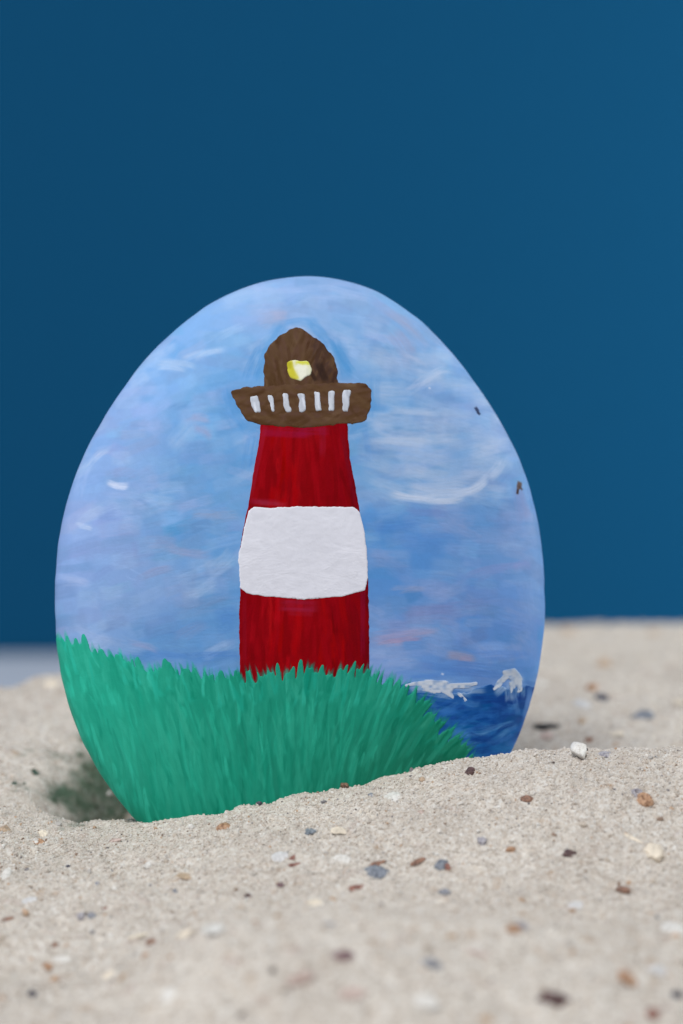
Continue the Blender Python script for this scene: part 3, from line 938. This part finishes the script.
def paint_part(name, layer, off, parent, label=None, thr=.5, relief=1.0):
    am = sample(layer.a)
    cen = (am[:-1, :-1] + am[1:, :-1] + am[:-1, 1:] + am[1:, 1:]) / 4
    inb = (rho[:-1, :-1] < .992)
    keep = ((cen > thr) & inb).reshape(-1)
    if not keep.any(): return None
    q = gq[keep]
    hh = off * (.35 + .65 * sstep(thr - .1, 1.0, am)) + np.clip(sample(layer.h), -2, 3) * HSC * relief + .6 * bh * HSC
    hh = np.maximum(hh, bh * HSC + 1.2e-5)
    pos = (Pw + Nw * hh[..., None]).reshape(-1, 3)
    low = (Pw - Nw * 3e-5).reshape(-1, 3)
    col = lin(np.clip(sample(layer.rgb), 0, 255)).reshape(-1, 3) * ALB
    ids = np.unique(q)
    rem = np.full(gi.size, -1)
    rem[ids] = np.arange(len(ids))
    # skirt down into the stone
    e = np.concatenate([q[:, [0, 1]], q[:, [1, 2]], q[:, [2, 3]], q[:, [3, 0]]])
    key = np.sort(e, 1)
    kk = key[:, 0].astype(np.int64) * gi.size + key[:, 1]
    _, inv, cnt = np.unique(kk, return_inverse=True, return_counts=True)
    be = e[cnt[inv] == 1]
    bid = np.unique(be)
    nb_sum, nb_cnt = np.zeros((gi.size, 3)), np.zeros(gi.size)
    np.add.at(nb_cnt, be.ravel(), 1)
    for _ in range(4):
        for arr in (pos, low):
            nb_sum[bid] = 0
            np.add.at(nb_sum, be[:, 0], arr[be[:, 1]])
            np.add.at(nb_sum, be[:, 1], arr[be[:, 0]])
            arr[bid] = .5 * arr[bid] + .5 * nb_sum[bid] / nb_cnt[bid][:, None]
    rb = np.full(gi.size, -1)
    rb[bid] = np.arange(len(bid)) + len(ids)
    faces = np.concatenate([rem[q], np.stack([rem[be[:, 1]], rem[be[:, 0]], rb[be[:, 0]], rb[be[:, 1]]], -1)])
    v = np.concatenate([pos[ids], low[bid]]) - BW
    o = make_mesh(name, v, faces, PAINT, parent, np.concatenate([col[ids], col[bid]]))
    if label: o['label'] = label
    return o


tw = paint_part('painted_tower', tower, 3e-5, root, 'deep red lighthouse tower')
paint_part('white_band', band, 8e-5, tw, 'thick white band across the red tower', relief=.75)
ga = paint_part('painted_gallery', gal, 6e-5, root, 'brown gallery with white railing', relief=.4)
for b in bar_layers:
    paint_part('railing_bar', b, 1.5e-4, ga)
ln = paint_part('painted_lantern', lan, 5e-5, root, 'brown domed lantern room', relief=.4)
paint_part('lamp_light', lamp, 1.4e-4, ln, 'yellow and white lamp')
se = paint_part('painted_sea', sea, 3e-5, root, 'deep blue sea')
paint_part('wave_foam', foam, 4e-5, se, 'white foam on the waves', relief=.5)
paint_part('painted_grass', grass, 1.0e-4, root, 'green brushed grass', thr=.45)


# ------------------------------------------------------------------ pebbles and shell bits lying in the sand
def sand_hit(px, py):
    r = ray(px, py)
    r = r / r[1]
    d = np.arange(.25, .66, .0004)
    P = CAM + d[:, None] * r
    below = P[:, 2] < sand_h(P[:, 0], P[:, 1])
    k = int(np.argmax(below)) if below.any() else len(d) - 1
    return P[k], d[k]


def icosub(n):
    v, f = ico()
    for _ in range(n):
        cache, nf = {}, []
        v = list(map(tuple, v))

        def mid(a, b):
            k = (min(a, b), max(a, b))
            if k not in cache:
                q = (np.array(v[a]) + np.array(v[b])) / 2
                v.append(tuple(q / np.linalg.norm(q)))
                cache[k] = len(v) - 1
            return cache[k]
        for a, b, c in f:
            x, y, z = mid(a, b), mid(b, c), mid(c, a)
            nf += [(a, x, z), (b, y, x), (c, z, y), (x, y, z)]
        v, f = np.array(v), np.array(nf)
    return np.asarray(v), np.asarray(f)


ICO3 = icosub(3)
brng = np.random.default_rng(77)
ONE = np.array([1., 1, 1])


def lump(kind, w, h, t):
    """verts in local metres: x across, y up the slope, z out of the sand"""
    v, f = ICO3
    v = v.copy()
    s = brng.uniform(0, 90)
    if kind == 'pebble':          # worn stone
        n_ = fbm(v[:, 0] * 1.6 + s, v[:, 1] * 1.6 + v[:, 2] * 1.3, 3, 3)
        v = v * (1 + .95 * n_)[:, None]
        for _ in range(4):
            d = brng.normal(size=3)
            d /= np.linalg.norm(d)
            v = v - np.outer(np.clip(v @ d - brng.uniform(.6, .9), 0, None) * .8, d)
    elif kind == 'chip':          # angular crumb: cut by random planes
        for _ in range(9):
            d = brng.normal(size=3)
            d /= np.linalg.norm(d)
            lim = brng.uniform(.55, .85)
            k = v @ d
            v = v - np.outer(np.clip(k - lim, 0, None) * .95, d)
        v = v * (1 + .22 * fbm(v[:, 0] * 3 + s, v[:, 1] * 3 + v[:, 2] * 2, 6, 3))[:, None]
    elif kind == 'shell':         # thin curved shard with a broken outline
        an = np.arctan2(v[:, 1], v[:, 0])
        ro = 1 + .35 * (noise(an * 1.2 + 20 + s, s) - .5) + .14 * (noise(an * 2.3 + 40 + s, s + 3) - .5)
        v[:, :2] *= ro[:, None]
        r2 = v[:, 0] ** 2 + .5 * v[:, 1] ** 2
        rib = .10 * np.sin(v[:, 0] * 13 + s)
        v[:, 2] = v[:, 2] * .32 - .45 * r2 + .35 + rib * (v[:, 2] > 0)
    elif kind == 'ring':          # worn broken top of a little snail shell
        an = np.arctan2(v[:, 1], v[:, 0])
        r = np.hypot(v[:, 0], v[:, 1])
        v[:, 2] = v[:, 2] * .7 + .35 * np.exp(-((r - .62) / .2) ** 2) * (v[:, 2] > 0) - .5 * np.exp(-(r / .3) ** 2) * (v[:, 2] > 0)
        v[:, :2] *= (1 + .25 * (noise(an * 1.5 + 9 + s, s) - .5))[:, None]
    elif kind == 'sliver':        # splinter
        v[:, 1] *= (1 - .55 * v[:, 0]) * (1 + .3 * fbm(v[:, 0] * 3 + s, v[:, 2] * 2, 4, 2))
        v[:, 2] += .25 * v[:, 0] ** 2
    return v * np.array([w / 2, h / 2, t / 2]), f


MATS = {}


def mat_for(key, rgb, rough=.55, var=.2, dark=None):
    if key not in MATS:
        MATS[key] = bit_material(key, rgb, rough, var, dark)
    return MATS[key]


PALETTE = {
    'white': ('white_shell', (218, 214, 208), .45, .1, (196, 190, 182)), 'cream': ('cream_shell', (226, 213, 194), .5, .12), 'tan': ('tan_shell', (186, 162, 138), .55, .2),
    'orange': ('orange_shell', (174, 138, 110), .5, .3, (126, 92, 70)), 'brown': ('brown_shell', (142, 108, 90), .5, .3, (92, 70, 62)), 'darkbrown': ('dark_brown_shell', (94, 72, 70), .5, .3, (60, 46, 48)),
    'red': ('red_brown_shell', (146, 104, 92), .5, .3, (108, 70, 64)), 'grey': ('grey_stone', (144, 145, 151), .5, .25, (110, 110, 118)), 'blue': ('blue_grey_stone', (130, 134, 142), .45, .3, (86, 91, 101)),
    'violet': ('violet_grey_shell', (168, 164, 168), .45, .2, (128, 122, 132)), 'dark': ('dark_stone', (82, 80, 90), .5, .3), 'pink': ('pink_shell', (190, 171, 162), .5, .2, (164, 140, 130)), 'palegrey': ('pale_grey_shell', (202, 200, 199), .5, .1),
    'black': ('black_stone', (44, 43, 44), .5, .3), 'green': ('dark_green_stone', (64, 84, 72), .6, .3), 'purple': ('purple_brown_shell', (122, 98, 100), .5, .3, (96, 74, 78)),
}
NAME = {'pebble': ('pebble', 'pebble', 'pebbles scattered in the sand'), 'chip': ('shell_crumb', 'shell crumb', 'shell crumbs scattered in the sand'), 'shell': ('shell_fragment', 'shell', 'shell fragments scattered in the sand'),
        'ring': ('snail_shell', 'shell', 'shell fragments scattered in the sand'), 'sliver': ('shell_sliver', 'shell', 'shell slivers scattered in the sand')}

# px, py, width px, height px, turn (deg), kind, colour, label
BITS = [
    # left slope
    (39, 844, 13, 8, 10, 'chip', 'orange', 'orange crumb below the hollow at the left, under a cream flake'),
    (43, 835, 11, 12, 40, 'shell', 'cream', 'cream flake just above the orange crumb left of the hollow'),
    (116, 841, 13, 7, -20, 'sliver', 'pink', 'pinkish brown sliver below the lowest left edge of the stone'),
    (5, 876, 8, 22, -15, 'shell', 'white', 'white upright shell sliver at the left picture edge'),
    (68, 867, 6, 4, 30, 'pebble', 'dark', 'tiny dark speck alone on the slope left of the stone'),
    (29, 901, 17, 7, 18, 'shell', 'palegrey', 'bluish white flat shell on the left slope with shadow under it'),
    (92, 917, 11, 9, 10, 'pebble', 'grey', 'dark grey pebble touching a lavender pebble on the left slope'),
    (81, 917, 9, 9, 0, 'pebble', 'violet', 'lavender pebble touching a dark grey pebble on the left slope'),
    (105, 909, 17, 4, 40, 'sliver', 'red', 'thin reddish sliver above the grey and lavender pebble pair'),
    (175, 892, 7, 5, 0, 'pebble', 'blue', 'tiny blue grey speck under the stone, above the cream shells'),
    (185, 877, 18, 9, 0, 'shell', 'tan', 'flat tan shell faintly showing below the left part of the grass'),
    (139, 937, 22, 13, 40, 'shell', 'cream', 'cream shell chunk with a brown crumb on its right, lower left'),
    (151, 944, 12, 9, 20, 'chip', 'brown', 'brown crumb against the cream shell chunk at lower left'),
    (145, 957, 10, 6, 0, 'chip', 'orange', 'small orange crumb below the cream shell chunk'),
    (214, 930, 24, 14, 8, 'shell', 'white', 'broad white shell at lower left, largest white piece there'),
    (185, 936, 17, 17, 50, 'shell', 'cream', 'cream shell left of the broad white shell'),
    (47, 968, 11, 9, 10, 'chip', 'orange', 'orange brown crumb left of a white flake near bottom left'),
    (62, 960, 18, 9, 10, 'shell', 'white', 'white flake right of the orange brown crumb near bottom left'),
    (32, 995, 10, 8, 0, 'pebble', 'dark', 'dark bluish pebble near the bottom left corner'),
    (109, 977, 16, 12, 30, 'shell', 'cream', 'pale cream shell near bottom left beside a tan crumb'),
    (123, 978, 13, 7, 15, 'chip', 'tan', 'tan crumb right of the pale cream shell near bottom left'),
    (168, 996, 19, 14, 0, 'shell', 'white', 'blurred white shell low in the foreground, left of centre'),
    (190, 814, 16, 9, 8, 'chip', 'cream', 'cream orange crumb against the green foot of the stone, left end'),
    (224, 829, 15, 10, 10, 'chip', 'orange', 'orange brown crumb in front of the stone below its left grass'),
    (97, 884, 5, 4, 0, 'pebble', 'grey', 'minute grey speck between the dark speck and lavender pebble'),
    (5, 831, 12, 10, 0, 'chip', 'tan', 'tan crumb at the left picture edge beside the hollow'),
    (55, 946, 9, 6, 0, 'chip', 'brown', 'small brown crumb above the white flake on the left slope'),
    (8, 920, 13, 7, 25, 'sliver', 'brown', 'grey brown sliver at the left edge of the lower slope'),
    (52, 686, 16, 11, 12, 'chip', 'cream', 'cream crumb on the far left crest of the sand beside the stone'),
    (109, 794, 6, 6, 0, 'chip', 'white', 'white dot in the dark hollow touching the stone'),
    (14, 784, 6, 5, 0, 'pebble', 'green', 'dark green speck left of the hollow, farthest from the stone'),
    (24, 784, 4, 3, 0, 'pebble', 'green', 'small dark green speck between two others left of the hollow'),
    (35, 773, 9, 6, 0, 'pebble', 'green', 'dark green speck at the upper left rim of the hollow'),
    # below the stone
    (259, 804, 8, 7, 0, 'pebble', 'dark', 'dark navy speck on the sand rim against the green paint'),
    (264, 800, 6, 6, 0, 'chip', 'white', 'white crumb on the sand rim beside the dark navy speck'),
    (345, 788, 8, 13, 10, 'chip', 'brown', 'brown crumb standing on the sand rim below the lighthouse'),
    (392, 798, 19, 12, 8, 'shell', 'white', 'white shell just under the right part of the grass'),
    (371, 795, 6, 4, 0, 'pebble', 'grey', 'tiny grey speck between brown rim crumb and white shell'),
    (310, 832, 13, 9, 20, 'shell', 'blue', 'blue grey flake below the lighthouse, nearest the green paint'),
    (280, 858, 20, 12, 15, 'shell', 'palegrey', 'pale translucent shell left of two red brown slivers'),
    (293, 858, 10, 5, 60, 'sliver', 'red', 'upper of two red brown slivers below the lighthouse'),
    (295, 865, 14, 5, 25, 'sliver', 'red', 'lower of two red brown slivers below the lighthouse'),
    (343, 860, 19, 11, -8, 'shell', 'white', 'creamy white oval shell left of the blue grey shard'),
    (377, 873, 23, 13, 12, 'shell', 'blue', 'blue grey shard with a red brown splinter at its lower left'),
    (358, 888, 26, 7, 42, 'sliver', 'red', 'long red brown splinter leading down from the blue grey shard'),
    (378, 864, 18, 6, 25, 'sliver', 'brown', 'brown splinter on the upper edge of the blue grey shard'),
    (418, 862, 17, 9, 35, 'shell', 'brown', 'tan brown shell between the blue grey shard and round pebble'),
    (441, 866, 14, 11, -5, 'pebble', 'blue', 'round blue grey pebble right of the tan brown shell'),
    (447, 868, 7, 8, 0, 'chip', 'red', 'red crumb stuck to the right of the round blue grey pebble'),
    (445, 893, 11, 7, 0, 'pebble', 'grey', 'grey pebble straight below the round blue grey pebble'),
    (248, 898, 8, 8, 30, 'chip', 'darkbrown', 'dark brown crumb below the pale translucent shell'),
    (280, 886, 8, 6, 0, 'chip', 'purple', 'dark red speck under the two red brown slivers'),
    (246, 883, 7, 6, 0, 'chip', 'white', 'small white crumb above the dark brown crumb'),
    (315, 904, 15, 10, 0, 'shell', 'cream', 'cream shell left of a small tan crumb, below the splinter'),
    (332, 902, 9, 8, 0, 'chip', 'tan', 'small tan crumb right of the cream shell, below the splinter'),
    (276, 917, 7, 6, 0, 'chip', 'tan', 'tan speck right of the orange speck above the foreground swell'),
    (255, 923, 7, 6, 0, 'chip', 'orange', 'orange speck left of the tan speck above the foreground swell'),
    (234, 933, 12, 6, -20, 'sliver', 'brown', 'brown sliver right of the broad white shell'),
    (339, 831, 19, 8, 25, 'shell', 'cream', 'cream orange shell right of the blue grey flake below the lighthouse'),
    (421, 813, 8, 5, 0, 'chip', 'pink', 'pink speck below the white shell under the grass'),
    (422, 780, 6, 5, 0, 'chip', 'tan', 'tan speck close under the grass tip near the sea'),
    # foreground swell, out of focus
    (332, 925, 20, 5, 5, 'sliver', 'grey', 'grey streak standing in for shadow on the foreground swell'),  # grey sliver added in place of a shadow streak
    (346, 958, 27, 11, 8, 'pebble', 'purple', 'blurred purple brown pebble in the centre of the foreground'),
    (302, 979, 28, 14, 20, 'ring', 'pink', 'blurred pinkish shell ring left of centre in the foreground'),
    (353, 994, 30, 13, 12, 'shell', 'pink', 'blurred pinkish tan shell at bottom centre'),
    (433, 965, 21, 12, 0, 'pebble', 'grey', 'blurred grey pebble in the foreground above a white shell'),
    (427, 1003, 26, 15, 0, 'shell', 'white', 'blurred white shell at the bottom right of centre'),
    (452, 938, 12, 8, 0, 'chip', 'tan', 'faint tan crumb above the blurred grey foreground pebble'),
    # right slope
    (470, 773, 9, 13, -30, 'chip', 'darkbrown', 'dark brown crumb on the rim below the painted sea'),
    (578, 746, 18, 18, 4, 'chip', 'white', 'white blocky crumb standing on the sand crest right of the stone'),
    (606, 755, 15, 7, 12, 'shell', 'violet', 'violet grey shell on the crest right of the white blocky crumb'),
    (527, 800, 13, 8, -10, 'chip', 'brown', 'brown crumb on the slope below the sea side of the stone'),
    (637, 795, 13, 13, 0, 'ring', 'violet', 'greyish snail shell top beside an orange shell on right slope'),
    (645, 801, 17, 14, 20, 'ring', 'orange', 'orange brown shell beside a greyish snail shell on right slope'),
    (482, 842, 10, 9, 0, 'pebble', 'violet', 'violet grey pebble below the sea, right of the round pebble'),
    (511, 851, 11, 8, 0, 'chip', 'orange', 'small orange crumb right of the violet grey pebble'),
    (570, 855, 15, 9, -12, 'pebble', 'darkbrown', 'dark brown oval pebble in the middle of the right slope'),
    (632, 839, 24, 7, -35, 'sliver', 'cream', 'cream diagonal sliver above left of the cream pink pebble'),
    (653, 853, 20, 15, 0, 'pebble', 'cream', 'cream pink pebble at the lower end of the cream sliver'),
    (623, 892, 15, 11, -15, 'chip', 'brown', 'rusty brown crumb on the right slope under the cream pink pebble'),
    (512, 931, 17, 13, 0, 'chip', 'orange', 'blurred orange brown crumb beside a small grey pebble, lower right'),
    (523, 927, 11, 9, 0, 'pebble', 'violet', 'small grey pebble right of the blurred orange brown crumb'),
    (479, 955, 22, 8, -10, 'sliver', 'pink', 'blurred pinkish sliver below left of the orange brown crumb'),
    (673, 930, 24, 15, -10, 'shell', 'white', 'bright white shell at the right picture edge'),
    (555, 1001, 33, 17, -10, 'pebble', 'darkbrown', 'large dark brown blurred pebble at the bottom right'),
    (627, 980, 21, 13, 5, 'chip', 'orange', 'blurred orange tan crumb right of the large dark brown pebble'),
    (677, 996, 14, 10, 0, 'pebble', 'dark', 'dark grey pebble at the right edge near the bottom'),
    (653, 1014, 16, 11, 0, 'chip', 'red', 'reddish brown crumb at the bottom right corner'),
    (486, 1021, 20, 9, 0, 'chip', 'tan', 'tan crumb cut by the bottom edge, left of the dark pebble'),
    (461, 836, 7, 5, 0, 'chip', 'white', 'tiny white crumb left of the violet grey pebble'),
    (577, 906, 17, 9, 20, 'shell', 'palegrey', 'pale grey shell below the dark brown oval pebble'),
    (657, 972, 24, 12, 0, 'pebble', 'palegrey', 'large pale grey blurred pebble above the orange tan crumb'),
    # behind, right of the stone
    (567, 632, 15, 9, 0, 'chip', 'tan', 'tan blurred crumb nearest the far crest beside the stone'),
    (604, 666, 15, 13, 0, 'chip', 'tan', 'tan blurred crumb halfway up the back slope'),
    (592, 689, 13, 10, 0, 'chip', 'orange', 'orange blurred crumb above left of a dark pebble on back slope'),
    (602, 699, 15, 10, 0, 'pebble', 'dark', 'dark grey blurred pebble below the orange crumb on back slope'),
    (583, 705, 19, 11, 0, 'shell', 'palegrey', 'pale shell left of the dark grey pebble on back slope'),
    (642, 718, 24, 12, 8, 'pebble', 'blue', 'wide slate grey blurred pebble on the back slope at the right'),
    (542, 684, 12, 10, 0, 'shell', 'white', 'white blurred shell beside the edge of the painted wave'),
    (548, 727, 30, 8, 8, 'sliver', 'black', 'black sliver on the sand beside the sea side of the stone'),
    (547, 736, 16, 9, 0, 'shell', 'pink', 'pinkish shell below the black sliver beside the stone'),
    (582, 722, 9, 9, 0, 'chip', 'tan', 'small tan crumb behind the white blocky crumb'),
    (618, 734, 15, 9, 0, 'shell', 'cream', 'cream blurred shell below left of the slate grey pebble'),
    (679, 703, 12, 11, 0, 'shell', 'cream', 'cream blurred shell at the right edge of the back slope'),
    (589, 741, 9, 8, 0, 'chip', 'brown', 'brown crumb peeping out behind the white blocky crumb'),
    (654, 634, 15, 8, 0, 'chip', 'tan', 'faint tan crumb near the far crest at the right'),
]
for px, py, w, h, turn, kind, colk, label in BITS:
    P, d = sand_hit(px, py + {(578, 746): 10}.get((px, py), 0))
    k = d / F_PX
    N = sand_normal(np.array([P[0]]), np.array([P[1]]))[0]
    N = Vector(N)
    # local frame: x across, y up the slope, z out of the sand
    X = Vector((1, 0, 0)); X = (X - N * X.dot(N)).normalized()
    Y = N.cross(X)
    view = Vector(CAM - P).normalized()
    fore = max(.35, abs(N.dot(view)))
    wm, hm = w * k, h * k
    tm = min(wm, hm) * {'pebble': .95, 'chip': 1.0, 'shell': .55, 'ring': .8, 'sliver': .6}[kind]
    if (px, py) == (578, 746): tm = hm
    depth = min(hm / fore * .8, 1.5 * max(wm, hm)) if abs(turn) < 30 and kind != 'sliver' else hm
    v, f = lump(kind, wm * 1.06, depth * 1.06, tm)
    ml = PALETTE[colk]
    nm, cat, grp = NAME[kind]
    o = make_mesh(nm, v, f, mat_for(*ml))
    M = Matrix((X, Y, N)).transposed() @ Matrix.Rotation(math.radians(turn), 3, 'Z')
    lift = {'pebble': .04, 'chip': .10, 'shell': .14, 'ring': .06, 'sliver': .12}[kind] * tm
    if (px, py) in ((578, 746), (345, 788), (190, 814)): lift = .32 * tm
    o.matrix_world = Matrix.Translation(Vector(P) + N * lift) @ M.to_4x4()
    tag(o, label, cat, grp)
